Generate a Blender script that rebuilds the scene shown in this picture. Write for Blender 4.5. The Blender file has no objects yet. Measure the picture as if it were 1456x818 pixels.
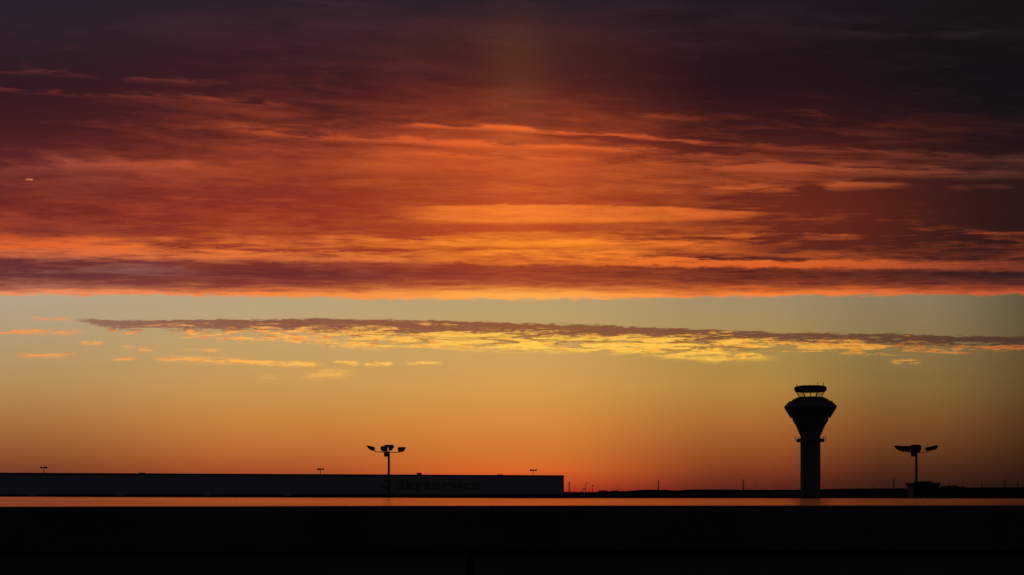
import bpy, bmesh, math, random
from mathutils import Vector, Matrix
random.seed(7)
S = bpy.context.scene
COL = S.collection
R = math.radians
FPX = 2000.0          # focal length in pixels of a 1456 px wide frame
HOR = 700.0           # row of the horizon in the photograph
EYE = 2.6             # camera height above the airfield

def lin(c, k=1.0):
    o = []
    for v in c:
        v = v / 255.0
        o.append((v / 12.92 if v <= 0.04045 else ((v + 0.055) / 1.055) ** 2.4) * k)
    return (o[0], o[1], o[2], 1.0)

# ------------------------------------------------------------------ node maths
class E:
    nt = None
    def __init__(s, v): s.v = v
    @staticmethod
    def m(op, *a, clamp=False):
        n = E.nt.nodes.new('ShaderNodeMath'); n.operation = op; n.use_clamp = clamp
        for i, x in enumerate(a):
            if isinstance(x, E): x = x.v
            if isinstance(x, (int, float)): n.inputs[i].default_value = x
            else: E.nt.links.new(x, n.inputs[i])
        return E(n.outputs[0])
    def __add__(s, o): return E.m('ADD', s, o)
    __radd__ = __add__
    def __sub__(s, o): return E.m('SUBTRACT', s, o)
    def __rsub__(s, o): return E.m('SUBTRACT', o, s)
    def __mul__(s, o): return E.m('MULTIPLY', s, o)
    __rmul__ = __mul__
    def __truediv__(s, o): return E.m('DIVIDE', s, o)
    def __rtruediv__(s, o): return E.m('DIVIDE', o, s)
def sstep(a, b, x):
    n = E.nt.nodes.new('ShaderNodeMapRange'); n.interpolation_type = 'SMOOTHSTEP'; n.clamp = False
    E.nt.links.new(x.v, n.inputs[0])
    if a < b:
        n.inputs[1].default_value = a; n.inputs[2].default_value = b; n.inputs[3].default_value = 0; n.inputs[4].default_value = 1
    else:
        n.inputs[1].default_value = b; n.inputs[2].default_value = a; n.inputs[3].default_value = 1; n.inputs[4].default_value = 0
    return E(n.outputs[0])
def sat(x): return E.m('MINIMUM', E.m('MAXIMUM', x, 0.0), 1.0)
def ramp(x, stops, lo=0.0, hi=1.0, col=False, interp='LINEAR'):
    if not col:                        # a piecewise-linear curve; the output is already a float
        k = max(1.0, max(abs(c) for _, c in stops))
        f = (x - lo) * (1.0 / (hi - lo))
        n = E.nt.nodes.new('ShaderNodeFloatCurve'); cu = n.mapping.curves[0]
        n.mapping.use_clip = False; n.mapping.extend = 'HORIZONTAL'
        pts = [((p - lo) / (hi - lo), c / k) for p, c in stops]
        if pts[0][0] > 0.001: pts.insert(0, (0.0, pts[0][1]))
        if pts[-1][0] < 0.999: pts.append((1.0, pts[-1][1]))
        cu.points[0].location = pts[0]; cu.points[1].location = pts[-1]
        for q in pts[1:-1]: cu.points.new(*q)
        for q in cu.points: q.handle_type = 'VECTOR'
        n.mapping.update(); E.nt.links.new(f.v, n.inputs['Value'])
        o = E(n.outputs[0])
        return o * k if k > 1.0 else o
    f = (x - lo) * (1.0 / (hi - lo))
    n = E.nt.nodes.new('ShaderNodeValToRGB'); n.color_ramp.interpolation = interp
    E.nt.links.new(f.v, n.inputs[0])
    el = n.color_ramp.elements
    while len(el) > 1: el.remove(el[-1])
    for i, (p, c) in enumerate(stops):
        e = el[0] if i == 0 else el.new(min(1, max(0, (p - lo) / (hi - lo))))
        if i == 0: e.position = min(1, max(0, (p - lo) / (hi - lo)))
        e.color = c if col else (c, c, c, 1)
    return E(n.outputs[0])
def cmix(a, b, f):
    n = E.nt.nodes.new('ShaderNodeMix'); n.data_type = 'RGBA'; n.clamp_factor = True
    for sock, x in ((n.inputs[0], f), (n.inputs[6], a), (n.inputs[7], b)):
        if isinstance(x, E): E.nt.links.new(x.v, sock)
        elif isinstance(x, (int, float)): sock.default_value = x
        else: sock.default_value = x
    return E(n.outputs[2])
def cscale(c, f):
    n = E.nt.nodes.new('ShaderNodeVectorMath'); n.operation = 'SCALE'
    if isinstance(c, E): E.nt.links.new(c.v, n.inputs[0])
    else: n.inputs[0].default_value = c[:3]
    if isinstance(f, E): E.nt.links.new(f.v, n.inputs[3])
    else: n.inputs[3].default_value = f
    return E(n.outputs[0])
def cadd(a, b):
    n = E.nt.nodes.new('ShaderNodeVectorMath'); n.operation = 'ADD'
    for i, x in enumerate((a, b)):
        if isinstance(x, E): E.nt.links.new(x.v, n.inputs[i])
        else: n.inputs[i].default_value = x[:3]
    return E(n.outputs[0])
def noise(x, y, sc=1.0, detail=6, rough=0.55, dist=0.0, z=0.0):
    c = E.nt.nodes.new('ShaderNodeCombineXYZ')
    for i, q in enumerate((x, y, z)):
        if isinstance(q, E): E.nt.links.new(q.v, c.inputs[i])
        else: c.inputs[i].default_value = q
    n = E.nt.nodes.new('ShaderNodeTexNoise'); n.noise_dimensions = '3D'
    n.inputs['Scale'].default_value = sc; n.inputs['Detail'].default_value = detail
    n.inputs['Roughness'].default_value = rough; n.inputs['Distortion'].default_value = dist
    E.nt.links.new(c.outputs[0], n.inputs['Vector'])
    return E(n.outputs[0])

# ------------------------------------------------------------------ sky
SUN_AZ = R(0.9); SUN_EL = R(-0.8)
def build_sky():
    w = bpy.data.worlds.new("World"); S.world = w; w.use_nodes = True
    nt = w.node_tree; E.nt = nt
    for n in list(nt.nodes): nt.nodes.remove(n)
    out = nt.nodes.new('ShaderNodeOutputWorld')
    tc = nt.nodes.new('ShaderNodeTexCoord'); sp = nt.nodes.new('ShaderNodeSeparateXYZ')
    nt.links.new(tc.outputs['Generated'], sp.inputs[0])
    dx, dy, dz = E(sp.outputs[0]), E(sp.outputs[1]), E(sp.outputs[2])
    front = sstep(0.25, 0.85, dy)
    ys = E.m('MAXIMUM', dy, 0.2)
    # cloud-bank coordinates: U runs along the banks (north-south), V climbs from the horizon
    X = 7.28 + 20.0 * (dx / ys)
    Y = 7.0 - 20.0 * (dz / ys)
    Y = E.m('MAXIMUM', Y, -6.0)
    Yt = Y - 0.055 * ((X - 7.4) * sstep(3.3, 1.6, Y))
    inv = 1.0 / (8.6 - Yt)
    a = (X - 7.4) * inv * 7.5
    b = inv * 290.0
    N0 = noise(a * 0.16, b * 0.10, 1, 3, 0.5, 0.3, 3.1)            # broad
    N1 = noise(a * 0.32, b * 0.38, 1, 7, 0.60, 0.25, 9.7)           # streaks
    N2 = noise(a * 1.1, b * 1.5, 1, 8, 0.64, 0.35, 1.3)             # fine
    w1 = N2 - 0.5
    Yn = Y + w1 * ramp(Y, [(0, .30), (2, .20), (3.5, .12), (4.2, .09), (5.4, .06)], 0, 7) + (N1 - 0.5) * ramp(Y, [(0, .4), (3, .20), (4, .07)], 0, 7) + (N0 - 0.5) * ramp(Y, [(0, .5), (2.6, .25), (3.4, .03)], 0, 7)

    cols = (0.0, 4.0, 7.4, 10.5, 14.56)
    def field(rows, table, lo, hi, cols=cols):
        c = None
        for i, line in enumerate(table):
            r_ = ramp(Yc, [(p, lin(q)) for p, q in zip(rows, line)], lo, hi, col=True)
            c = r_ if c is None else cmix(c, r_, sstep(cols[i-1], cols[i], X))
        return c
    Yc = Y
    clear = field((4.2, 4.6, 5.0, 5.5, 6.0, 6.4, 6.65, 6.85, 7.0), [
        [(178,162,134),(178,156,122),(180,149,106),(180,139,86),(166,112,62),(146,86,48),(125,66,40),(105,52,36),(90,44,34)],
        [(184,162,124),(188,160,114),(196,158,99),(200,151,82),(200,130,61),(187,107,50),(170,84,42),(150,66,36),(130,52,34)],
        [(184,158,112),(190,158,102),(204,161,92),(213,155,80),(213,137,62),(208,118,50),(214,104,42),(200,78,36),(165,48,30)],
        [(162,140,106),(168,140,92),(172,138,74),(178,134,62),(172,106,48),(152,80,38),(132,60,32),(105,44,28),(84,33,25)],
        [(138,122,92),(138,118,82),(134,112,68),(134,103,56),(124,78,40),(100,57,30),(78,41,25),(58,31,22),(46,26,20)],
        [(80,72,52),(84,73,48),(86,70,42),(86,64,36),(74,46,25),(58,34,20),(44,25,17),(34,20,15),(28,17,14)]], 4, 7.2, (0.0, 4.0, 7.4, 10.5, 12.9, 15.2))
    rows = (0.0, 0.6, 1.2, 1.8, 2.4, 3.0, 3.5, 3.9, 4.2)
    shade = field(rows, [
        [(42,32,45),(44,29,37),(48,24,30),(66,26,30),(95,36,36),(110,38,34),(120,48,42),(94,46,50),(150,80,70)],
        [(42,30,37),(50,28,34),(60,26,30),(85,32,30),(130,48,34),(140,48,32),(150,55,35),(106,42,42),(150,65,50)],
        [(40,30,38),(66,34,32),(82,34,30),(125,48,32),(170,66,34),(185,72,34),(185,72,32),(142,54,38),(190,85,45)],
        [(32,23,29),(32,19,25),(38,18,22),(56,23,24),(96,36,27),(112,40,26),(104,40,28),(84,34,30),(140,55,35)],
        [(24,17,20),(20,15,17),(16,14,18),(26,16,18),(42,22,22),(44,22,20),(42,22,22),(48,26,28),(100,45,35)]], 0, 4.4)
    lit = field(rows, [
        [(62,48,62),(75,45,52),(112,48,42),(110,44,40),(150,70,58),(180,72,42),(220,98,46),(190,120,95),(240,140,90)],
        [(75,50,60),(85,45,48),(130,52,42),(190,80,42),(190,82,42),(205,90,45),(240,120,48),(190,100,60),(245,135,65)],
        [(75,50,55),(100,52,46),(120,50,38),(225,95,42),(225,100,40),(250,130,45),(255,145,40),(235,115,45),(255,170,75)],
        [(55,40,48),(62,36,40),(80,38,36),(150,58,36),(175,78,42),(225,104,44),(238,112,40),(210,90,40),(250,130,55)],
        [(40,34,40),(50,38,42),(38,26,28),(72,32,28),(88,46,40),(88,40,32),(170,70,38),(120,55,42),(210,90,50)]], 0, 4.4)

    M3 = noise(X * 2.4, Y * 11.0, 1, 8, .66, .5, 33.0)
    Yn = Yn + (M3 - .5) * .16 * sstep(3.4, 3.7, Y) * sstep(4.05, 3.9, Y)
    Yn = Yn - (X - 7.4) * .013 * sstep(3.35, 3.7, Y) * sstep(4.08, 3.9, Y)
    def streak(x0, y0, x1, y1, th, fade=0.6, up=None, wob=0.0, yy=None):
        yy = yy or Yn
        k = (y1 - y0) / (x1 - x0)
        c = (X - x0) * k + y0
        d = yy - c
        if up is None:
            q = d * (1.0 / th); g = E.m('POWER', 2.718, (q * q) * -1.0)
        else:                                     # crisp upper edge, soft lower one
            g = sstep(-up, 0.0, d) * sstep(th, 0.0, d)
        return g * sstep(x0 - fade * .2, x0 + fade, X) * sstep(x1 + fade * .2, x1 - fade, X)

    L = ramp(Yn, [(0, .04), (.45, .20), (.8, .08), (1.2, .06), (1.7, .06), (1.85, .12), (2.1, .14), (2.35, .32), (2.6, .24), (2.85, .12),
                  (3.2, .22), (3.45, .44), (3.62, .62), (3.70, .80), (3.73, .70), (3.78, .06), (4.03, .10), (4.10, .35), (4.16, .85), (4.2, 1.0)], 0, 4.4)
    L = L - .12 * sstep(4.0, 0.0, X) * sstep(3.2, 2.0, Y)
    amp = ramp(Y, [(0, .5), (1.5, .6), (2.4, .9), (3.2, 1.5), (3.7, 1.7), (3.8, .5), (4.02, .7), (4.2, 1.0)], 0, 7)
    L = L + (N1 - 0.5) * amp * 1.25 + w1 * amp * 1.35 + (N0 - 0.5) * 0.9 * sstep(3.9, 3.3, Y)
    def F(*q, s=1.0, **k): return streak(*q, **k) * s
    def P(*q, **k): return (q, k)
    def total(items):                 # add up one by one so few values stay live in the shader stack
        t = None
        for q, k in items:
            v = F(*q, **k); t = v if t is None else t + v
        return t
    G = total((
        P(-1.0, .88, 3.2, 1.20, .045, s=.75), P(-1.0, 1.20, 4.2, 1.52, .04, s=.6), P(1.0,1.3,4.4,1.7,.10,s=.15),
        P(3.0, 1.84, 7.2, 2.16, .045, s=.95, fade=1.0), P(5.6, 1.80, 10.6, 2.03, .035, s=1.3), P(6.3, 2.10, 11.0, 2.22, .035, s=.8), P(7.4, 1.95, 10.8, 2.10, .04, s=-.6, fade=.8), P(5.5, 2.26, 9.5, 2.32, .03, s=.5, fade=1.), P(3.6, 2.52, 8.0, 2.58, .04, s=-.35, fade=1.2),
        P(9.6, 1.98, 15.0, 2.36, .05, s=.75), P(8.5, 2.30, 14.8, 2.48, .09, s=.8, fade=1.5), P(11.8, 2.56, 15.2, 2.62, .045, s=-.45, fade=1.4),
        P(11.6, 2.70, 13.0, 2.64, .05, s=.9, fade=.3), P(9.9, 2.76, 11.5, 2.70, .05, s=.7, fade=.4), P(13.2,2.70,15,2.66,.04,s=.5), P(9.6, 2.40, 14.9, 2.52, .05, s=.5, fade=1.),
        P(2.2, 2.80, 3.1, 2.83, .035, s=.8, fade=.3), P(3.5, 2.82, 4.4, 2.85, .035, s=.7, fade=.3), P(-1, 2.36, 3.5, 2.38, .07, s=.6, fade=1.2),
        P(8.5, 3.70, 15, 3.72, .05, s=1.1, fade=1.2), P(12.6, 3.31, 15, 3.33, .03, s=.8, fade=.5), P(10, 3.38, 15, 3.30, .05, s=.5), P(10, 3.52, 15, 3.56, .09, s=-.6, fade=1.0),
        P(-1, 3.28, 5.0, 3.35, .05, s=-.35), P(-1, 3.58, 6.0, 3.62, .06, s=.3),
        P(11.2, .42, 14.8, .44, .05, s=.35, fade=1.2), P(9.0, 1.67, 10.1, 1.69, .035, s=.5, fade=.3), P(11.1, 1.6, 12.0, 1.62, .06, s=.45, fade=.4),
    ))
    L = L - .16 * sstep(9.0, 12.5, X) * sstep(1.6, 2.0, Y) * sstep(3.5, 3.2, Y) - .25 * sstep(9.4, 12.0, X) * sstep(2.5, 2.75, Y) * sstep(3.62, 3.45, Y)
    L = L + F(6.3, 2.90, 9.2, 2.96, .12, s=.35, up=.03, fade=.8) + F(4.5, 3.42, 11.5, 3.48, .05, s=.3, fade=1.5)
    L = L - F(4.5, 3.24, 9.5, 3.27, .05, s=.3, fade=1.2) - F(2.5, 3.58, 9.5, 3.54, .03, s=.35, fade=1.2) - F(9, 3.60, 12, 3.66, .035, s=.5, fade=.6)
    L = L + G * 1.35 * sat(.15 + (N1 - .3) * 1.6 + w1 * 1.8)
    lq = (X - 7.7) * (X - 7.7)
    Yq = Y + (M3 - .5) * .07 + w1 * .05
    lens = sstep(-.015, .02, Yq - (lq * .011 + 2.91)) * sstep(-.03, .05, (3.18 - lq * .009) - Yq) * sstep(5.5, 6.4, X) * sstep(11.1, 10.4, X) * sat(.85 + w1 * 1.5)
    L = sat(L)
    L = L * (1.0 - .45 * sstep(2.55, 2.85, Y) * sstep(3.45, 3.25, Y))
    L = L + lens * (.88 - L)
    deck = cmix(shade, lit, L)
    # cool grey light leaking through the band at the far left
    cool = sat((N1 - 0.5) * 5.0) * sstep(5.0, .5, X) * sstep(3.6, 3.85, Y) * sstep(4.12, 3.95, Y)
    deck = cmix(deck, lin((150, 120, 118)), cool * 0.42)

    # thin broken bank lower down
    ax, ay = X * 1.5, Y * 12.0
    M1 = noise(ax * .75 , ay * .95, 1, 8, .62, .8, 21.0)
    M2 = noise(ax * 3.2, ay * 2.6, 1, 6, .65, .6, 5.0)
    edge = sstep(4.225, 4.165, Y + (M3 - .5) * .17 + (M2 - .5) * .05 - 0.06 * sstep(2.0, 6.5, X) * sstep(13.0, 7.5, X))
    Yl = Y + (M1 - .5) * .09 + (M2 - .5) * .12
    T = ramp(X, [(0, .56), (1.2, .53), (1.6, .56), (4.3, .535), (6.5, .57), (8.8, .64), (11, .73), (14.56, .80)], 0, 16)
    B = ramp(X, [(0, .001), (1.0, .03), (1.4, .22), (2.6, .30), (3.4, .42), (4.4, .46), (5.2, .46), (7, .46), (8.6, .44), (9.4, .46), (10.2, .52), (10.7, .46), (11.2, .36), (13, .32), (14.56, .27)], 0, 16)
    d = Yl - 4.0 - T
    core = 1.0 - d / (B + .001)
    dens = core * 1.05 + .32 * sstep(4.5, 6.0, X) * sstep(11.0, 9.5, X) + (M1 - .5) * 3.2 + (M2 - .5) * 1.5 + (M3 - .5) * 1.8
    low = sstep(.28, .56, dens) * sstep(-.012, .012, d) * sstep(0.0, .25, core) * sstep(.95, 1.35, X)
    top = sstep(.22, .10, d + (M2 - .5) * .24 + (M1 - .5) * .50 + (M3 - .5) * .30 + .03 * sstep(8, 11, X) - .03 * sstep(11, 13, X)) 
    darkveins = sstep(.50, .42, M1) * sstep(.46, .26, d) * 0.85
    def xcol(tab): return ramp(X, [(p, lin(c)) for p, c in zip((0, 4, 7.4, 10.5, 14.56), tab)], 0, 16, col=True)
    lowlit = xcol([(240,148,80), (254,182,86), (255,206,84), (255,196,74), (192,104,54)])
    lowshade = xcol([(150,112,92), (136,84,64), (142,84,54), (118,76,52), (72,50,42)])
    glowy = cmix(lowlit, xcol([(222,125,75), (238,142,68), (246,150,56), (236,138,52), (160,86,46)]), sstep(.47, .64, M2) * (1.0 - .35 * sstep(4.5, 7.0, X) * sstep(11.0, 9.5, X)))
    lowc = cmix(glowy, lowshade, E.m('MAXIMUM', top, darkveins))
    g = total((
        P(-1, 4.72, 1.2, 4.72, .028, s=1.0, yy=Yl, fade=.4), P(.2, 5.06, 1.1, 5.05, .022, s=1.2, yy=Yl, fade=.2), P(1.55, 5.11, 1.95, 5.10, .018, s=1.1, yy=Yl, fade=.15),
        P(2.2, 5.10, 4.6, 5.19, .030, s=1.3, yy=Yl, fade=.3), P(4.2, 5.34, 5.1, 5.30, .06, s=.55, yy=Yl, fade=.4), P(3.6, 5.36, 4.2, 5.38, .03, s=.3, yy=Yl, fade=.3),
        P(4.7, 5.14, 5.15, 5.17, .022, s=1.1, yy=Yl, fade=.15), P(5.15, 5.18, 5.6, 5.18, .020, s=1.3, yy=Yl, fade=.12), P(5.7, 5.17, 6.3, 5.17, .018, s=1.1, yy=Yl, fade=.15),
        P(9.3, 5.06, 11.1, 5.10, .04, s=.45, yy=Yl, fade=.4), P(12.65, 5.15, 13.1, 5.15, .028, s=1.1, yy=Yl, fade=.15), P(1.1, 4.88, 1.5, 4.88, .022, s=.9, yy=Yl, fade=.15), P(1.7, 4.94, 1.95, 4.94, .016, s=.8, yy=Yl, fade=.1), P(1.95, 4.99, 2.2, 4.99, .016, s=1., yy=Yl, fade=.1), P(2.6, 4.98, 3.2, 4.98, .018, s=.6, yy=Yl, fade=.2),
        P(.4,4.53,1.1,4.54,.03,s=.5,yy=Yl,fade=.25), P(.36,2.556,.475,2.556,.012,s=2.5,yy=Y,fade=.04),  # last entry: window-glass reflection painted into the sky as a bright fleck
    ))
    wisp_glint = sat(g * sat((M2 - .40) * 4.5 + (M3 - .42) * 3.5) * 1.35)
    sky = clear
    sky = cmix(sky, lowc, low * .96)
    sky = cmix(sky, deck, edge)
    sky = cmix(sky, lowlit, wisp_glint * sat(.6 + .4 * sstep(4, 4.4, Y)))
    # faint pillar of light above the hidden sun
    pil = (X - 7.35) * 2.2; pil = E.m('POWER', 2.718, (pil * pil) * -1.0)
    pillar = pil * sstep(.1, 2.2, Y) * sstep(4.6, 3.0, Y) + pil * sstep(-.5, .5, Y) * sstep(1.9, .6, Y) * .35
    sky = cadd(sky, cscale((0.042, 0.015, 0.002), pillar * (.5 + N1)))
    # dusk behind and overhead
    dusk = ramp(dz, [(0, (.0150, .0140, .0155, 1)), (.3, (.0150, .0140, .0170, 1)), (1, (.0080, .0070, .0100, 1))], 0, 1, col=True)
    sky = cmix(dusk, sky, front)
    nz = nt.nodes.new('ShaderNodeTexSky'); nz.sky_type = 'NISHITA'; nz.sun_disc = False
    nz.sun_elevation = SUN_EL; nz.sun_rotation = SUN_AZ
    sky = cadd(sky, cscale(E(nz.outputs[0]), 0.0015))
    bg = nt.nodes.new('ShaderNodeBackground'); bg.inputs[1].default_value = 1.0
    nt.links.new(sky.v, bg.inputs[0]); nt.links.new(bg.outputs[0], out.inputs[0])
build_sky()

# ------------------------------------------------------------------ materials
def mat(name, color, rough=0.9, metal=0.0, spec=0.2, bump=None, vary=None, sc=1.0):
    m = bpy.data.materials.new(name); m.use_nodes = True
    nt = m.node_tree; p = nt.nodes['Principled BSDF']
    p.inputs['Base Color'].default_value = (*color, 1); p.inputs['Roughness'].default_value = rough
    p.inputs['Metallic'].default_value = metal; p.inputs['Specular IOR Level'].default_value = spec
    tc = nt.nodes.new('ShaderNodeTexCoord')
    mp = nt.nodes.new('ShaderNodeMapping'); nt.links.new(tc.outputs['Object'], mp.inputs[0])
    mp.inputs['Scale'].default_value = (sc, sc, sc) if not isinstance(sc, tuple) else sc
    nz = nt.nodes.new('ShaderNodeTexNoise'); nz.inputs['Detail'].default_value = 6
    nt.links.new(mp.outputs[0], nz.inputs['Vector'])
    v = 0.3 if vary is None else vary
    mx = nt.nodes.new('ShaderNodeMix'); mx.data_type = 'RGBA'
    mx.inputs[6].default_value = (*[c * (1 - v) for c in color], 1); mx.inputs[7].default_value = (*[min(1, c * (1 + v)) for c in color], 1)
    nt.links.new(nz.outputs[0], mx.inputs[0]); nt.links.new(mx.outputs[2], p.inputs['Base Color'])
    if bump:
        b = nt.nodes.new('ShaderNodeBump'); b.inputs['Strength'].default_value = bump[0]; b.inputs['Distance'].default_value = bump[1]
        nt.links.new(nz.outputs[0], b.inputs['Height']); nt.links.new(b.outputs[0], p.inputs['Normal'])
    return m
M = {}
M['grass'] = mat('grass', (.035, .045, .02), 1, spec=0, sc=.3)
M['asphalt'] = mat('asphalt', (.05, .05, .052), .95, spec=.05, sc=.5)
M['concrete'] = mat('concrete', (.22, .21, .20), .95, spec=.05, sc=.4)
M['hill'] = mat('hill_scrub', (.035, .04, .025), 1, spec=0, sc=.02)
M['leaf'] = mat('leaf', (.045, .06, .025), 1, spec=0, sc=.6)
M['bark'] = mat('bark', (.08, .06, .045), 1, spec=0, sc=3)
M['tower'] = mat('tower_concrete', (.32, .30, .28), .9, spec=.05, sc=.4, vary=.15)
M['towerdark'] = mat('tower_metal_panel', (.24, .22, .22), .85, spec=.05, sc=.5, vary=.2)
M['steel'] = mat('galvanised_steel', (.22, .22, .23), .7, metal=0.3, sc=2)
M['steeldark'] = mat('dark_steel', (.05, .05, .055), .6, sc=2)
M['white'] = mat('white_paint', (.60, .60, .60), .6, sc=1, vary=.05)
M['sign'] = mat('dark_red_sign', (.33, .24, .245), .8, spec=.05, sc=.2, vary=.1)
M['fascia'] = mat('dark_fascia', (.03, .03, .035), .7, sc=.2)
M['roof'] = mat('roof_membrane', (.08, .08, .08), .95, spec=0, sc=.2)
M['render'] = mat('dark_wall_paint', (.235, .21, .215), 1, spec=.0, sc=(1.2, 1.2, 4), bump=(.3, .002))
M['capside'] = mat('capping_edge', (.17, .15, .155), 1, spec=0, sc=2)
M['rubber'] = mat('tyre_rubber', (.02, .02, .02), .9, sc=4)
M['yellow'] = mat('yellow_marking', (.55, .38, .03), .8, sc=2)
M['lens'] = mat('lamp_lens', (.25, .26, .27), .25, spec=.5, sc=3, vary=.05)
# ribbed wall sheeting of the hangar
m = mat('wall_sheeting', (.50, .49, .49), .85, spec=.05, sc=.06, vary=.10); M['sheet'] = m
nt = m.node_tree; p = nt.nodes['Principled BSDF']
tc = nt.nodes.new('ShaderNodeTexCoord'); wv = nt.nodes.new('ShaderNodeTexWave'); wv.inputs['Scale'].default_value = .45
wv.bands_direction = 'X'; nt.links.new(tc.outputs['Object'], wv.inputs['Vector'])
b = nt.nodes.new('ShaderNodeBump'); b.inputs['Strength'].default_value = .5; b.inputs['Distance'].default_value = .08
nt.links.new(wv.outputs[1], b.inputs['Height']); nt.links.new(b.outputs[0], p.inputs['Normal'])
# clear cab glazing, slightly green
m = bpy.data.materials.new('cab_glass'); m.use_nodes = True; nt = m.node_tree; nt.nodes.clear()
o_ = nt.nodes.new('ShaderNodeOutputMaterial'); t_ = nt.nodes.new('ShaderNodeBsdfTransparent'); g_ = nt.nodes.new('ShaderNodeBsdfGlossy')
t_.inputs[0].default_value = (.93, 1.0, .90, 1); g_.inputs[1].default_value = .02; g_.inputs[0].default_value = (.8, .9, .9, 1)
fr = nt.nodes.new('ShaderNodeFresnel'); fr.inputs[0].default_value = 1.5; mx = nt.nodes.new('ShaderNodeMixShader')
fm = nt.nodes.new('ShaderNodeMath'); fm.operation = 'MULTIPLY'; fm.inputs[1].default_value = .4; nt.links.new(fr.outputs[0], fm.inputs[0]); nt.links.new(fm.outputs[0], mx.inputs[0]); nt.links.new(t_.outputs[0], mx.inputs[1]); nt.links.new(g_.outputs[0], mx.inputs[2]); nt.links.new(mx.outputs[0], o_.inputs[0])
M['glass'] = m
# brushed capping metal: long shallow waves left by the rollers
m = bpy.data.materials.new('capping_metal'); m.use_nodes = True; nt = m.node_tree; p = nt.nodes['Principled BSDF']
nt.nodes.remove(p); p = nt.nodes.new('ShaderNodeBsdfGlossy'); p.inputs['Color'].default_value = (.74, .37, .31, 1); nt.links.new(p.outputs[0], nt.nodes['Material Output'].inputs[0])
tc = nt.nodes.new('ShaderNodeTexCoord')
rr = nt.nodes.new('ShaderNodeMapRange'); rr.inputs[3].default_value = .08; rr.inputs[4].default_value = .16
n2 = nt.nodes.new('ShaderNodeTexNoise'); n2.inputs['Scale'].default_value = 3; nt.links.new(tc.outputs['Object'], n2.inputs['Vector'])
nt.links.new(n2.outputs[0], rr.inputs[0]); nt.links.new(rr.outputs[0], p.inputs['Roughness'])
M['cap'] = m

# ------------------------------------------------------------------ mesh helpers
class MB:
    def __init__(s): s.v = []; s.f = []
    def add(s, v, f):
        k = len(s.v); s.v += [tuple(q) for q in v]; s.f += [tuple(i + k for i in q) for q in f]; return s
    def box(s, x0, x1, y0, y1, z0, z1):
        return s.add([(x, y, z) for z in (z0, z1) for x, y in ((x0, y0), (x1, y0), (x1, y1), (x0, y1))],
                     [(3, 2, 1, 0), (4, 5, 6, 7), (0, 1, 5, 4), (1, 2, 6, 5), (2, 3, 7, 6), (3, 0, 4, 7)])
    def tube(s, pts, r, n=8, r2=None):
        pts = [Vector(p) for p in pts]; V = []; Fc = []
        N = len(pts)
        for i, p in enumerate(pts):
            d = (pts[min(i + 1, N - 1)] - pts[max(i - 1, 0)]).normalized()
            u = d.cross(Vector((0, 0, 1)) if abs(d.z) < .95 else Vector((1, 0, 0))).normalized(); w = d.cross(u)
            rr = r if r2 is None else r + (r2 - r) * i / (N - 1)
            for k in range(n):
                an = 2 * math.pi * (k + .5) / n; V.append(p + u * math.cos(an) * rr + w * math.sin(an) * rr)
        for i in range(N - 1):
            for k in range(n):
                a = i * n + k; b_ = i * n + (k + 1) % n; Fc.append((a, b_, b_ + n, a + n))
        Fc.append(tuple(range(n))[::-1]); Fc.append(tuple(range((N - 1) * n, N * n)))
        return s.add(V, Fc)
    def lathe(s, prof, n=16, cx=0, cy=0, cap=True, off=0.5):
        V = []; Fc = []
        for r, z in prof:
            for k in range(n):
                an = 2 * math.pi * (k + off) / n; V.append((cx + r * math.cos(an), cy + r * math.sin(an), z))
        for i in range(len(prof) - 1):
            for k in range(n):
                a = i * n + k; b_ = i * n + (k + 1) % n; Fc.append((a, b_, b_ + n, a + n))
        if cap: Fc.append(tuple(range(n))[::-1]); Fc.append(tuple(range((len(prof) - 1) * n, len(prof) * n)))
        return s.add(V, Fc)
    def prism(s, poly, y0, y1):        # polygon in x,z extruded along y
        n = len(poly)
        V = [(x, y0, z) for x, z in poly] + [(x, y1, z) for x, z in poly]
        Fc = [tuple(range(n)), tuple(range(n, 2 * n))[::-1]] + [(i, i + n, (i + 1) % n + n, (i + 1) % n) for i in range(n)]
        return s.add(V, Fc)
    def build(s, name, m, parent=None, loc=None, rz=0, smooth=False, bevel=0, fix=True):
        me = bpy.data.meshes.new(name); me.from_pydata(s.v, [], s.f)
        if fix:
            bm = bmesh.new(); bm.from_mesh(me); bmesh.ops.recalc_face_normals(bm, faces=bm.faces); bm.to_mesh(me); bm.free()
        me.materials.append(m)
        if smooth:
            for q in me.polygons: q.use_smooth = True
        o = bpy.data.objects.new(name, me); COL.objects.link(o)
        if parent: o.parent = parent
        if loc: o.location = loc
        o.rotation_euler.z = rz
        if bevel:
            bv = o.modifiers.new('bevel', 'BEVEL'); bv.width = bevel; bv.segments = 2; bv.limit_method = 'ANGLE'
        return o
def tag(o, label=None, cat=None, group=None, kind=None):
    if label: o['label'] = label
    if cat: o['category'] = cat
    if group: o['group'] = group
    if kind: o['kind'] = kind
    return o
def empty(name, loc, rz=0):
    o = bpy.data.objects.new(name, None); COL.objects.link(o); o.location = loc; o.rotation_euler.z = rz; return o
def copy_tree(o, parent=None):
    c = o.copy(); COL.objects.link(c)
    if parent: c.parent = parent
    for ch in [q for q in list(bpy.data.objects) if q.parent == o]: copy_tree(ch, c)
    return c
def xz(px, row, d): return ((px - 728) / FPX * d, EYE + (HOR - row) / FPX * d)

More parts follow.
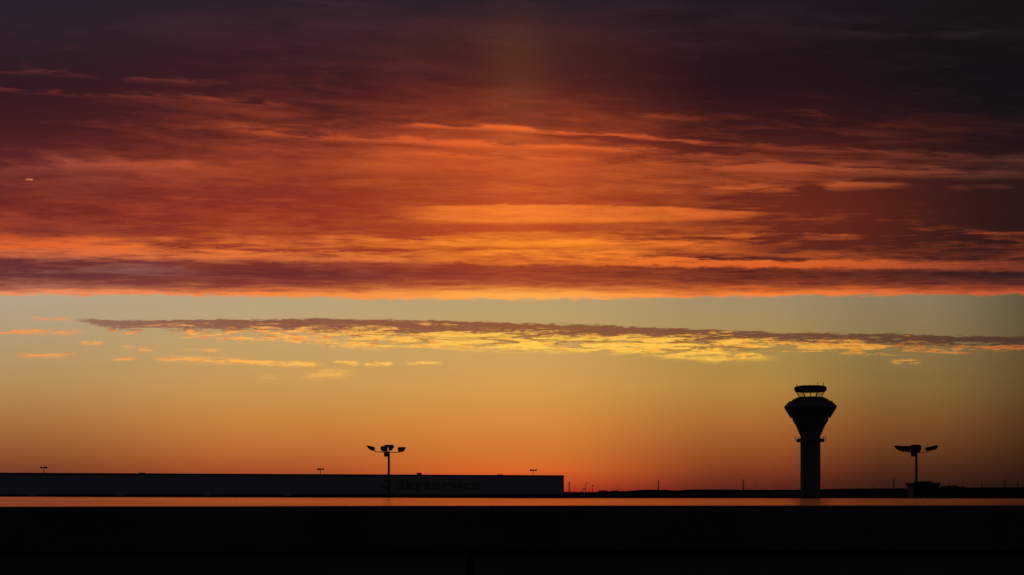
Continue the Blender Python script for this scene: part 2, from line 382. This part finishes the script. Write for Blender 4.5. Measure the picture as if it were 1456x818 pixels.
# ------------------------------------------------------------------ ground
def sheet(name, poly, z, m):
    g = MB().add([(x, y, z) for x, y in poly], [tuple(range(len(poly)))]).build(name, m, fix=False); tag(g, kind='structure'); return g
n = 96
ring = [(60000 * math.cos(2 * math.pi * k / n), 60000 * math.sin(2 * math.pi * k / n)) for k in range(n)]
sheet('ground', ring, 0, M['grass'])
sheet('apron', [(-520, 905), (20, 1060), (70, 1160), (43, 1167), (-560, 960)], .02, M['concrete'])
sheet('taxiway', [(-900, 560), (900, 560), (900, 583), (-900, 583)], .02, M['asphalt'])
sheet('taxiway_centre_line', [(-900, 571.3), (900, 571.3), (900, 571.7), (-900, 571.7)], .03, M['yellow'])
sheet('runway', [(-4000, 1600), (4000, 1600), (4000, 1660), (-4000, 1660)], .02, M['asphalt'])
sheet('perimeter_road', [(-600, 40), (600, 40), (600, 47), (-600, 47)], .02, M['asphalt'])

# low far hills: a real ridge with its own depth
prof = [(-200, 699), (700, 699), (800, 699.8), (846, 699.6), (872, 698.4), (895, 698.6), (915, 696.6), (945, 696.4), (962, 698.2), (985, 696.0), (1020, 695.9),
        (1060, 696.6), (1110, 696.6), (1160, 695.6), (1200, 695.2), (1250, 694.6), (1300, 694.6), (1340, 693.6), (1400, 693.2), (1456, 693.0), (1700, 692), (2100, 694)]
def ridge(px):
    for (a, p0), (b_, p1) in zip(prof, prof[1:]):
        if a <= px <= b_:
            t = (px - a) / (b_ - a); t = t * t * (3 - 2 * t); return p0 + (p1 - p0) * t
    return prof[0][1] if px < prof[0][0] else prof[-1][1]
hv = []; hf = []; nx = 300; D = 3600
rows_ = [(2900, 0), (3150, .45), (3400, .8), (D, 1.0), (3900, .9), (4400, .5), (5200, 0)]
for i in range(nx):
    px = -900 + i * 12
    x = (px - 728) / FPX * D
    h = EYE + (HOR - (ridge(px) + random.uniform(-.3, .3))) / FPX * D
    for y, k in rows_: hv.append((x * (1 + (y - D) / D * .2), y, max(0, h) * k * (random.uniform(.93, 1.04) if 0 < k < 1 else 1) - (.5 if k == 0 else 0)))
for i in range(nx - 1):
    for j in range(len(rows_) - 1):
        a = i * len(rows_) + j; hf.append((a, a + len(rows_), a + len(rows_) + 1, a + 1))
tag(MB().add(hv, hf).build('hills', M['hill'], smooth=True), kind='structure')

def clump(mb, x, y, z, rx, rz_, n, sz, rng=random):
    for _ in range(n):
        while True:
            p = Vector((rng.uniform(-1, 1), rng.uniform(-1, 1), rng.uniform(-1, 1)))
            if p.length < 1: break
        c = Vector((x + p.x * rx, y + p.y * rx, z + p.z * rz_))
        a = Vector((rng.gauss(0, 1), rng.gauss(0, 1), rng.gauss(0, 1))).normalized(); b_ = a.orthogonal().normalized(); w = a.cross(b_)
        s_ = sz * rng.uniform(.6, 1.3)
        mb.add([c + b_ * s_, c + w * s_, c - b_ * s_, c - w * s_ * .8], [(0, 1, 2, 3)])
# far-off wood along the foot of the hills
tl = MB()
for i in range(520):
    px = 700 + random.random() * 900; d = random.uniform(2500, 2860)
    x, _ = xz(px, 700, d); h = EYE + (HOR - ridge(px)) / FPX * d
    hh = min(h, 14) * random.uniform(.45, .95)
    clump(tl, x, d, hh * .45, random.uniform(5, 12), hh * .52, 22, 1.8)
tag(tl.build('treeline', M['leaf'], fix=False), 'dark far-off wood lying along the foot of the low hills', 'wood', kind='stuff')

# individual trees that stand out on the skyline
def tree(px, row_top, d, wpx, label, dense=1.0):
    x, zt = xz(px, row_top, d); w = wpx / FPX * d
    t = empty('tree', (x, d, 0)); tag(t, label, 'tree', 'trees on the skyline')
    tr = MB().tube([(0, 0, 0), (.1, 0, zt * .3), (0, .1, zt * .6)], w * .05, 7, w * .025)
    for k in range(5):
        a = k * 1.26; tr.tube([(0, 0, zt * (.25 + .05 * k)), (math.cos(a) * w * .3, math.sin(a) * w * .3, zt * (.5 + .05 * k))], w * .02, 5, w * .008)
    tr.build('trunk', M['bark'], t)
    cr = MB(); rng = random.Random(int(px * 7))
    clump(cr, 0, 0, zt * .58, w * .45, zt * .38, int(500 * dense), w * .035, rng)
    for k in range(12):
        a = rng.uniform(0, 6.28); q = rng.uniform(.15, .45)
        clump(cr, math.cos(a) * w * q, math.sin(a) * w * q, zt * rng.uniform(.35, .85), w * .18, zt * .14, int(90 * dense), w * .03, rng)
    cr.build('crown', M['leaf'], t, fix=False)
tree(858, 697.2, 1500, 17, 'rounded tree just right of the long hangar, left one of two')
tree(874, 697.4, 1560, 15, 'smaller rounded tree, second to the right of the long hangar')
tree(1345, 690.0, 700, 15, 'left bushy tree beside the low booth under the right mast', 1.3)
tree(1357, 688.9, 690, 17, 'middle and tallest bushy tree right of the low booth', 1.3)
tree(1369, 690.4, 720, 14, 'right bushy tree of the clump beyond the low booth', 1.3)

# ------------------------------------------------------------------ hangar
A = Vector((-368, 1011, 0)); B = Vector((43, 1167, 0)); u_ = (B - A).normalized(); rz = math.atan2(u_.y, u_.x)
A2 = A - u_ * 130; Lw = (B - A2).length; Hh = 16.6; Dp = 70
hg = empty('hangar', A2, rz); tag(hg, 'long low pale-walled hangar with a flat roof and a dark lettered sign', 'hangar')
# wall: four sides, butted under the fascia
MB().box(0, Lw, 0, Dp, .9, Hh - 1.0).build('wall', M['sheet'], hg)
MB().box(.0, Lw, .02, Dp - .02, 0, .9).build('plinth', M['fascia'], hg)
MB().box(-.25, Lw + .25, -.25, Dp + .25, Hh - 1.0, Hh).build('fascia', M['fascia'], hg, bevel=.05)
MB().box(0, Lw, 0, Dp, Hh, Hh + .05).build('roof', M['roof'], hg)
MB().box(Lw - .30, Lw + .06, -.06, .30, .9, Hh - 1.0).build('corner_trim', M['fascia'], hg)
# sliding doors low on the front and a roof ventilator
for k in range(5):
    x0 = 150 + k * 62
    if 395 < x0 < 500: continue
    d_ = MB().box(x0, x0 + 5, -.12, -.01, .0, 4.2).build('door', M['sheet'], hg); 
MB().box(0, 3.2, 0, 3.2, 0, .5).lathe([(1.9, .5), (2.3, .9), (1.2, 1.5), (.1, 1.7)], 10, 1.6, 1.6).build('roof_vent', M['steeldark'], hg, loc=(0, 0, 0))
rv = bpy.data.objects['roof_vent']
def tpar(px):
    u = (px - 728) / FPX; t = (368 + 1011 * u) / (411 - 156 * u); return 130 + t * 439.6
rv.location = (tpar(600) - 1.6, 6, Hh + .05)
for px, w_ in ((200, 5), (716, 4)):
    MB().box(0, w_, 0, 3, 0, .6).build('roof_unit', M['steeldark'], hg, loc=(tpar(px), 12, Hh + .05))
# lettering
fc = bpy.data.curves.new('sign_text', 'FONT'); fc.body = 'Skyservice'; fc.size = 1; fc.extrude = .02; fc.offset = .022; fc.space_character = 1.06
fo = bpy.data.objects.new('tmp', fc); COL.objects.link(fo); bpy.context.view_layer.update()
me = bpy.data.meshes.new_from_object(fo.evaluated_get(bpy.context.evaluated_depsgraph_get())); bpy.data.objects.remove(fo)
xs = [v.co.x for v in me.vertices]; x0, x1 = min(xs), max(xs); S0 = [v.co.y for v in me.vertices if v.co.x < x0 + .5]; capz = max(S0)
X0, X1 = tpar(563), tpar(683); hs = 7.2 / capz
for v in me.vertices:
    x, y, z = v.co; v.co = (X0 + (x - x0) / (x1 - x0) * (X1 - X0), -.05 - (z + .02) * 4, 5.3 + y * hs)
me.materials.clear(); me.materials.append(M['sign']); me.name = 'lettering'
lt = bpy.data.objects.new('lettering', me); COL.objects.link(lt); lt.parent = hg
# emblem: two swept strokes
def stroke(p, w):
    q = []; back = []
    for i, (x, z) in enumerate(p):
        t = i / (len(p) - 1); h = w * math.sin(math.pi * min(.97, t * .92 + .06)); q.append((x, z + h / 2)); back.append((x, z - h / 2))
    return q + back[::-1]
em = MB(); ex0, ex1 = tpar(538.5), tpar(556); W_ = ex1 - ex0
em.prism(stroke([(ex0 + W_ * (.0 + .95 * t), 9.0 - 3.2 * math.sin(t * 2.2) * (1 - t * .35)) for t in [i / 10 for i in range(11)]], 2.6), -.15, -.02)
em.prism(stroke([(ex0 + W_ * (.30 + .65 * t), 10.2 + 1.4 * math.sin(t * 2.6)) for t in [i / 8 for i in range(9)]], 1.5), -.15, -.02)
em.build('emblem', M['sign'], hg)

# ------------------------------------------------------------------ control tower
D = 755; k = D / FPX
tx = (1152.3 - 728) * k
tw = empty('control_tower', (tx, D, 0), -math.atan2(tx, D)); tag(tw, 'tall concrete airport control tower with a flared head and glazed cab', 'control tower')
Z = lambda row: EYE + (HOR - row) * k
# stem: rounded square shaft with recessed vertical bands
hw = 13.9 * k
def shaft(w, c):
    return [(-w + c, -w), (w - c, -w), (w, -w + c), (w, w - c), (w - c, w), (-w + c, w), (-w, w - c), (-w, -w + c)]
def loft(mb, secs):
    n = len(secs[0][1]); V = []; Fc = []
    for z, pl in secs: V += [(x, y, z) for x, y in pl]
    for i in range(len(secs) - 1):
        for j in range(n):
            a = i * n + j; b_ = i * n + (j + 1) % n; Fc.append((a, b_, b_ + n, a + n))
    Fc.append(tuple(range(n))); Fc.append(tuple(range((len(secs) - 1) * n, len(secs) * n))); mb.add(V, Fc); return mb
st = MB(); loft(st, [(0, shaft(hw, 1.5)), (Z(616), shaft(hw, 1.5))]); st.build('shaft', M['tower'], tw)
rb = MB()
for x in (-hw * .42, hw * .42):
    rb.box(x - .25, x + .25, -hw - .12, -hw - .01, 0.5, Z(632))
for z in [6 + 4.6 * i for i in range(6)]:
    rb.box(-.8, .8, -hw - .06, -hw - .01, z, z + 1.5)
rb.build('shaft_ribs', M['towerdark'], tw)
# flared head
def oc(r, cf=.55): 
    c = r * cf; return shaft(r, c)
fn = MB(); loft(fn, [(Z(616), oc(13.9 * k, .3)), (Z(613), oc(15.2 * k, .34)), (Z(598), oc(24.8 * k, .5)), (Z(594), oc(25.2 * k, .5))]); fn.build('flared_neck', M['tower'], tw)
pd = MB(); loft(pd, [(Z(594) + .01, oc(27.6 * k)), (Z(592.8), oc(28.6 * k)), (Z(580.2), oc(36.2 * k)), (Z(579), oc(36.6 * k)), (Z(571.2), oc(29.2 * k)), (Z(571.0), oc(26.4 * k)),
             (Z(569), oc(25 * k)), (Z(565.0), oc(17 * k))]); pd.build('head', M['towerdark'], tw)
# corner fins carrying the head
for sx in (-1, 1):
    for sy in (-1, 1):
        MB().tube([(sx * hw * .9, sy * hw * .9, Z(618)), (sx * 20 * k, sy * 20 * k, Z(600)), (sx * 24.5 * k, sy * 24.5 * k, Z(588))], .9, 6).build('corner_brace', M['tower'], tw)
# cab
gl = MB(); gl.lathe([(15.0 * k, Z(564.9)), (19.3 * k, Z(557.6))], 12, cap=False, off=0); gl.build('cab_glazing', M['glass'], tw, fix=False)
for q in (0, 2, 3, 4, 6, 8, 9, 10):
    a = 2 * math.pi * q / 12
    MB().tube([(15.1 * k * math.cos(a), 15.1 * k * math.sin(a), Z(565)), (19.4 * k * math.cos(a), 19.4 * k * math.sin(a), Z(557.5))], .22, 6).build('mullion', M['towerdark'], tw)
cs = MB(); cs.lathe([(1.4, Z(565)), (1.4, Z(563.9))], 12); cs.build('console', M['towerdark'], tw)
rf = MB(); rf.lathe([(18.6 * k, Z(557.6)), (20.6 * k, Z(557.2)), (22.4 * k, Z(555.6)), (22.9 * k, Z(553)), (22.5 * k, Z(550.9)), (20.8 * k, Z(549.6)), (19 * k, Z(549.2))], 24)
cr = rf.build('cab_roof', M['fascia'], tw)
for px, row, r_ in ((1133.5, 546, .12), (1143, 547.2, .10), (1162.2, 544.2, .15), (1170.2, 544.0, .15), (1152, 547, .1)):
    MB().tube([((px - 1152.3) * k, 0, Z(549.3)), ((px - 1152.3) * k, 0, Z(row))], r_, 6).lathe([(.1, Z(row) - .5), (.32, Z(row) - .25), (.1, Z(row))], 8, (px - 1152.3) * k, 0).build('antenna', M['steel'], tw)
# balcony with small aerials and dishes
bl = MB(); bl.lathe([(14 * k, Z(628.6)), (19.6 * k, Z(628.6)), (19.6 * k, Z(624.2)), (19.3 * k, Z(624.2)), (19.3 * k, Z(627.6)), (14 * k, Z(627.6))], 20); bl.build('balcony', M['towerdark'], tw)
for px in (1131.5, 1136, 1170.5, 1173.2):
    x = (px - 1152.3) * k
    MB().tube([(x, -1.5, Z(628)), (x, -1.5, Z(621.5))], .13, 6).lathe([(.08, Z(622.4)), (.42, Z(621.6)), (.08, Z(620.8))], 8, x, -1.5).build('dish_antenna', M['steel'], tw)
MB().lathe([(.3, 0), (.45, .4), (.25, .9)], 10).build('lamp_fitting', M['steel'], tw, loc=((1155.6 - 1152.3) * k, -hw - .5, Z(624)))

# ------------------------------------------------------------------ floodlight masts
def head(poly, depth, t, y=0.0, x=0.0, rzz=0.0):
    h = MB().prism(poly, -depth / 2, depth / 2).build('floodlight', M['steeldark'], t, loc=(x, y, 0), rz=rzz, bevel=.02); return h
def mast_near(px0, d, hs, box, label, arms, py0=0):
    s = d / FPX; x = (px0 - 728) * s
    t = empty('floodlight_mast', (x, d, 0)); tag(t, label, 'floodlight mast', 'four-headed floodlight masts')
    zz = lambda r: EYE + (HOR - r) * s
    MB().tube([(0, 0, 0), (0, 0, zz(642))], .16, 12, .125).build('pole', M['steel'], t)
    for q in range(12): MB().tube([(.13, -.14, 1.6 + q * .45), (.27, -.14, 1.6 + q * .45)], .012, 5).build('step_rung', M['steel'], t)
    MB().lathe([(.34, 0), (.34, .04), (.20, .06), (.18, .5)], 12).build('base_plate', M['steel'], t)
    for i, (poly, y) in enumerate(hs):
        pl = [((a - px0) * s, zz(b_)) for a, b_ in poly]
        head(pl, .62 if i != 2 else .7, t, y=y)
        xm = sum(q[0] for q in pl) / len(pl)
    for pts in arms:
        MB().tube([((a - px0) * s, y, zz(b_)) for a, y, b_ in pts], .045, 8).build('arm', M['steel'], t)
    (a, b_), (c, e_) = box
    MB().box((a - px0) * s, (c - px0) * s, -.25, .15, zz(e_), zz(b_)).build('ballast_box', M['steeldark'], t, bevel=.02)
    return t
m1 = mast_near(552.8, 160, [
    ([(521.3, 633.9), (523.5, 633.7), (531.2, 635.2), (532.6, 636.4), (532.9, 640.2), (531.8, 641.2), (528.2, 640.7), (524.6, 638.6)], 0),
    ([(565.7, 636.0), (576.8, 635.9), (576.0, 638.5), (573.5, 642.2), (571.0, 642.8), (566.4, 642.3)], 0),
    ([(546.4, 633.0), (548, 632.4), (558.0, 632.6), (560.0, 634.6), (559.4, 636.2), (557.8, 637.5), (556.8, 640.4), (552.4, 640.6), (552.2, 636.0), (550.6, 635.8), (550.3, 641.6), (547.0, 641.8)], .45),
    ([(541.9, 635.6), (543.2, 634.8), (549.4, 634.6), (550.3, 636), (550.2, 642.4), (543.8, 642.2), (542.0, 640.0)], -.5)],
    ((546.1, 642.6), (552.2, 649.6)), 'four-headed floodlight mast',
    [[(552.8, 0, 643.2), (542, 0, 642.9), (533, 0, 642.4), (531.2, 0, 640.6)], [(552.8, 0, 643.6), (563, 0, 643.4), (570, 0, 642.8), (570.6, 0, 641.0)], [(552.8, 0, 643.3), (552.8, .45, 640)], [(552.8, 0, 643.3), (547, -.5, 641.5)]])
m1['label'] = 'four-headed floodlight mast rising above the hangar roof by the lettered sign'
m2 = mast_near(1302.9, 160, [
    ([(1272.4, 634.0), (1275, 633.5), (1283.4, 634.8), (1285.5, 636), (1284.6, 641.2), (1281.5, 641.3), (1276.2, 638.8)], .15),
    ([(1316.6, 636.6), (1330, 633.6), (1333.2, 634.0), (1331.2, 637.8), (1328.6, 640.0), (1318.4, 641.2), (1316.8, 640.2)], 0),
    ([(1297, 633.0), (1300, 632.2), (1307.6, 632.4), (1310.2, 634.4), (1310.3, 640.2), (1307.5, 643.2), (1300.5, 644.0), (1297.2, 642.2)], .4),
    ([(1280, 635.2), (1282, 634.3), (1290, 634.6), (1291.6, 636.4), (1291.2, 641.2), (1288.6, 641.8), (1281.4, 641.5)], -.5),
    ([(1293, 634.0), (1298.2, 633.6), (1298.6, 641.2), (1294.4, 640.6), (1292.8, 637)], -.2)],
    ((1295.4, 643.4), (1301.2, 649.4)), 'five-headed floodlight mast rising behind the low booth on the right',
    [[(1302.9, 0, 643.8), (1292, 0, 643), (1282, 0, 641.6), (1279, 0, 639.8)], [(1302.9, 0, 644), (1314, 0, 643.2), (1323, 0, 641.6), (1325, 0, 639.5)], [(1302.9, 0, 644), (1303.5, .4, 642.5)], [(1302.9, 0, 643.8), (1288, -.5, 641.5)], [(1302.9, 0, 643.8), (1296, -.2, 640.5)]])
m1['group'] = m2['group'] = 'tall floodlight masts near the viewer'

# high masts far behind the hangar
def mast_far(px, rtop, d, spans, rbot, label, first=[None]):
    s = d / FPX; x, zt = xz(px, rtop, d)
    t = empty('high_mast', (x, d, 0)); tag(t, label, 'high mast', 'high masts behind the hangar')
    MB().tube([(0, 0, 0), (0, 0, zt)], .42, 8, .26).build('pole', M['steeldark'], t)
    MB().tube([(spans[0][0] * s, 0, zt - 1.0), (spans[-1][0] * s, 0, zt - 1.0)], .12, 6).build('crossbar', M['steeldark'], t)
    for a, hwid in spans:
        x0, x1 = (a - hwid) * s, (a + hwid) * s
        MB().prism([(x0, zt - 1.5), (x0 + .2, zt - .1), (x1 - .2, zt), (x1, zt - .5), (x1 - .3, zt - 1.6)], -.8, .8).build('floodlight', M['steeldark'], t, bevel=.1)
mast_far(62.2, 663.7, 1220, [(-3.6, 1.4), (1.0, 1.3), (3.6, 1.5)], 673, 'small far mast above the left end of the hangar roof')
mast_far(455.5, 666.0, 1260, [(-3.2, 1.5), (-.2, 1.4), (3.6, 1.4)], 675, 'small far mast above the middle of the hangar roof')
mast_far(758.0, 667.6, 1300, [(-3.4, 1.6), (0, 1.5), (3.7, 1.6)], 677, 'small far mast above the right end of the hangar roof')

# ------------------------------------------------------------------ pylons and poles on the skyline
def pylon(label, px, rtop, d, wide=1.0):
    x, zt = xz(px, rtop, d); w = zt * .085 * wide
    t = empty('pylon', (x, d, 0), R(25)); tag(t, label, 'pylon', 'power pylons on the skyline')
    lt_ = MB(); r = zt * .0065
    cs_ = [(-1, -1), (1, -1), (1, 1), (-1, 1)]
    lv = [(0, 1), (.2, .72), (.38, .5), (.55, .36), (.7, .3), (.85, .26), (1, .08)]
    for a, b_ in cs_: lt_.tube([(a * w * q, b_ * w * q, zt * h) for h, q in lv], r, 4)
    for (h0, q0), (h1, q1) in zip(lv, lv[1:]):
        for i in range(4):
            a, b_ = cs_[i], cs_[(i + 1) % 4]
            lt_.tube([(a[0] * w * q0, a[1] * w * q0, zt * h0), (b_[0] * w * q1, b_[1] * w * q1, zt * h1)], r * .6, 4)
            lt_.tube([(b_[0] * w * q0, b_[1] * w * q0, zt * h0), (a[0] * w * q1, a[1] * w * q1, zt * h1)], r * .6, 4)
    lt_.build('lattice', M['steel'], t)
    for h, L_ in ((.66, .17), (.79, .21), (.92, .15)):
        MB().tube([(-zt * L_, 0, zt * h), (0, 0, zt * (h + .025)), (zt * L_, 0, zt * h)], r * .8, 4).tube([(-zt * L_, 0, zt * h), (0, 0, zt * h - .5), (zt * L_, 0, zt * h)], r * .8, 4).build('crossarm', M['steel'], t)
PY = [(809.5, 684.5, 3300, .8, 'lattice pylon closest to the right end of the hangar'),
      (936, 682.5, 3700, .8, 'lattice pylon above the first low rise of the hills'),
      (1057, 681.5, 3900, .9, 'shorter lattice pylon beside the thin radio mast'),
      (1271, 680.8, 3900, .7, 'lattice pylon between the control tower and the right floodlight mast'),
      (1396, 684, 4000, .8, 'first faint pylon to the right of the bushy trees'),
      (1429, 681, 4000, 1.1, 'tallest faint pylon near the far right of the skyline'),
      (1447, 684, 4100, .9, 'last faint pylon at the far right of the skyline')]
for px, r_, d, w_, l in PY: pylon(l, px, r_, d, w_)
def pole(px, rtop, d, label, name='light_pole', headw=1.6):
    x, zt = xz(px, rtop, d)
    t = empty(name, (x, d, 0)); tag(t, label, 'light pole' if name == 'light_pole' else 'radio mast', 'thin poles on the skyline')
    MB().tube([(0, 0, 0), (0, 0, zt)], .22, 6, .14).build('pole', M['steel'], t)
    if name == 'light_pole':
        s = d / FPX
        MB().tube([(0, 0, zt - .3), (headw * s, 0, zt)], .16, 6).prism([(headw * s - .2, zt - .25), (headw * s + .2, zt + .3), (headw * s + 1.3, zt + .25), (headw * s + 1.4, zt - .2)], -.3, .3).build('lamp_head', M['steeldark'], t)
    else:
        for h in (.55, .75, .93): MB().tube([(-1.1, 0, zt * h), (1.1, 0, zt * h)], .12, 4).tube([(0, 0, zt * h), (0, .9, zt * h)], .12, 4).build('aerial', M['steel'], t)
pole(828, 695.5, 900, 'shortest light pole right of the hangar, above the white van')
pole(832.4, 687.0, 1100, 'slender tallest light pole to the right of the hangar')
pole(842.3, 690.6, 1000, 'light pole between the slender pole and the rounded trees', headw=-.6)
pole(878.5, 691.0, 1300, 'light pole just right of the two rounded trees', headw=-.8)
pole(1075, 676.8, 2400, 'tall thin radio mast to the left of the control tower', 'radio_mast')
pole(1170.3, 680.5, 2000, 'thin radio mast hard against the right side of the control tower', 'radio_mast')
pole(1242.5, 688.5, 1500, 'short light pole between the control tower and the lattice pylon', headw=.5)
pole(1100.5, 689, 2100, 'short faint light pole just left of the control tower', headw=.5)
pole(1368.7, 685.5, 1400, 'light pole rising out of the right bushy tree', headw=-.5)

# ------------------------------------------------------------------ booth under the right mast
d = 148; s = d / FPX
bx, _ = xz(1312.3, 700, d)
bt = empty('booth', (bx, d, 0)); tag(bt, 'low dark flat-roofed booth with a raised roof box, under the right floodlight mast', 'booth')
zz = lambda r: EYE + (HOR - r) * s
MB().box(-18.0 * s, 18.0 * s, -1.2, 1.2, 0, zz(690)).build('wall', M['fascia'], bt)
MB().prism([(-18.6 * s, zz(690)), (-20.6 * s, zz(688.6)), (-18 * s, zz(687.0)), (18 * s, zz(686.8)), (20.3 * s, zz(688.6)), (18.6 * s, zz(690))], -1.45, 1.45).build('roof', M['roof'], bt, bevel=.03)
MB().prism([(-13 * s, zz(686.95)), (-9.5 * s, zz(684.7)), (8 * s, zz(684.3)), (13.5 * s, zz(686.85))], -.7, .7).build('roof_box', M['steeldark'], bt, bevel=.04)
for xx in (-1.25, -.5):
    f_ = MB().box(xx, xx + .6, -1.24, -1.205, 1.1, 2.2).build('window', M['lens'], bt); MB().box(xx - .04, xx + .64, -1.27, -1.243, 1.03, 1.09).build('sill', M['steel'], f_)
dr = MB().box(.45, 1.2, -1.24, -1.205, .05, 2.1).build('door', M['steeldark'], bt); MB().box(1.08, 1.14, -1.29, -1.243, 1.0, 1.12).build('handle', M['steel'], dr)

# ------------------------------------------------------------------ white van seen as a pale speck
vd = 760
vx, _ = xz(828.2, 704, vd)
vn = empty('parked_van', (vx, vd, 0)); tag(vn, 'tiny pale van parked to the right of the hangar', 'van')
MB().prism([(-1.35, .35), (-1.35, 1.1), (-1.1, 1.25), (-.65, 2.0), (1.35, 2.05), (1.4, .35)], -.95, .95).build('body', M['white'], vn, bevel=.06)
MB().prism([(-1.05, 1.28), (-.66, 1.86), (-.25, 1.86), (-.25, 1.28)], -.965, .965).build('side_window', M['steeldark'], vn)
for xx in (-.85, .85):
    for yy in (-.88, .88):
        w_ = MB().tube([(xx, yy - .1, .34), (xx, yy + .1, .34)], .34, 14).build('wheel', M['rubber'], vn)

# ------------------------------------------------------------------ the low wall in front of the viewer
pw = empty('low_wall', (0, 1.5, 0)); tag(pw, 'low dark wall across the whole foreground with a polished metal capping', 'wall')
n = 420; cv = []; cf = []
HX = 6.0
from mathutils import noise as mnoise
ys_ = [.9 * q / 18 for q in range(19)]
def wave(x, y):          # shallow oil-canning of the sheet, a few tenths of a millimetre
    return .0016 * mnoise.noise(Vector((x * 3.6 + y * 2.0, y * 2.6 - x * .7, 3.3))) + .0004 * mnoise.noise(Vector((x * 9 + 5, y * 5, 1.7)))
for i in range(n + 1):
    t_ = -1 + 2 * i / n; x = HX * (.25 * t_ + .75 * t_ ** 3); xx = max(-1.3, min(1.3, x))
    zf = EYE - .0148 + .00137 * xx; zb = EYE - .0105 - (.0028 * xx if xx < 0 else .0003 * xx)
    sec = [(-.001, zf - .048), (-.001, zf - .001)]
    for y in ys_:
        f_ = y / .9; sec.append((y, zf + (zb - zf) * f_ + wave(x, y) * math.sin(math.pi * min(1, max(0, .08 + f_ * .84)))))
    sec += [(.904, zb - .003), (.904, zb - .05)]
    for y, z in sec: cv.append((x, y, z))
m_ = len(sec)
for i in range(n):
    for j in range(m_ - 1): cf.append((i * m_ + j, (i + 1) * m_ + j, (i + 1) * m_ + j + 1, i * m_ + j + 1))
cp = MB().add(cv, cf).build('capping', M['cap'], pw, smooth=False)
cp.data.materials.append(M['capside'])
for q in cp.data.polygons:
    if abs(q.normal.z) < .9: q.material_index = 1
    else: q.use_smooth = True
# rendered wall body in bays with joints
for i in range(-8, 10):
    xa = i * .66 - .705
    MB().box(xa + .003, xa + .657, .012, .89, 1.1, EYE - .064).build('wall_panel', M['render'], pw, bevel=.004)
MB().box(-6, 6, .03, .87, 1.1, EYE - .0635).build('core', M['fascia'], pw)
tr = MB().box(-14, 14, -6, 3.2, 0, 1.1).build('viewing_terrace', M['concrete']); tag(tr, kind='structure')


# ------------------------------------------------------------------ sun, camera, render
sl = bpy.data.lights.new('sun', 'SUN'); sl.energy = 2.0; sl.angle = R(0.5); sl.color = (1.0, .45, .18)
so = bpy.data.objects.new('sun', sl); COL.objects.link(so)
sd = Vector((math.sin(SUN_AZ) * math.cos(SUN_EL), math.cos(SUN_AZ) * math.cos(SUN_EL), math.sin(SUN_EL)))
so.rotation_euler = sd.to_track_quat('Z', 'Y').to_euler(); so.location = (0, 0, 50)

cam = bpy.data.cameras.new('camera'); co = bpy.data.objects.new('camera', cam); COL.objects.link(co)
co.location = (0, 0, EYE); co.rotation_euler = (R(90), 0, 0)
cam.sensor_width = 36; cam.lens = FPX / 1456 * 36
cam.shift_y = (HOR - 409) / 1456
cam.clip_start = 0.05; cam.clip_end = 120000
cam.dof.use_dof = True; cam.dof.focus_distance = 900; cam.dof.aperture_fstop = 40
S.camera = co
S.view_settings.view_transform = 'Standard'; S.view_settings.look = 'None'
S.view_settings.exposure = 0; S.view_settings.gamma = 1; S.view_settings.use_curve_mapping = False
S.render.engine = 'CYCLES'
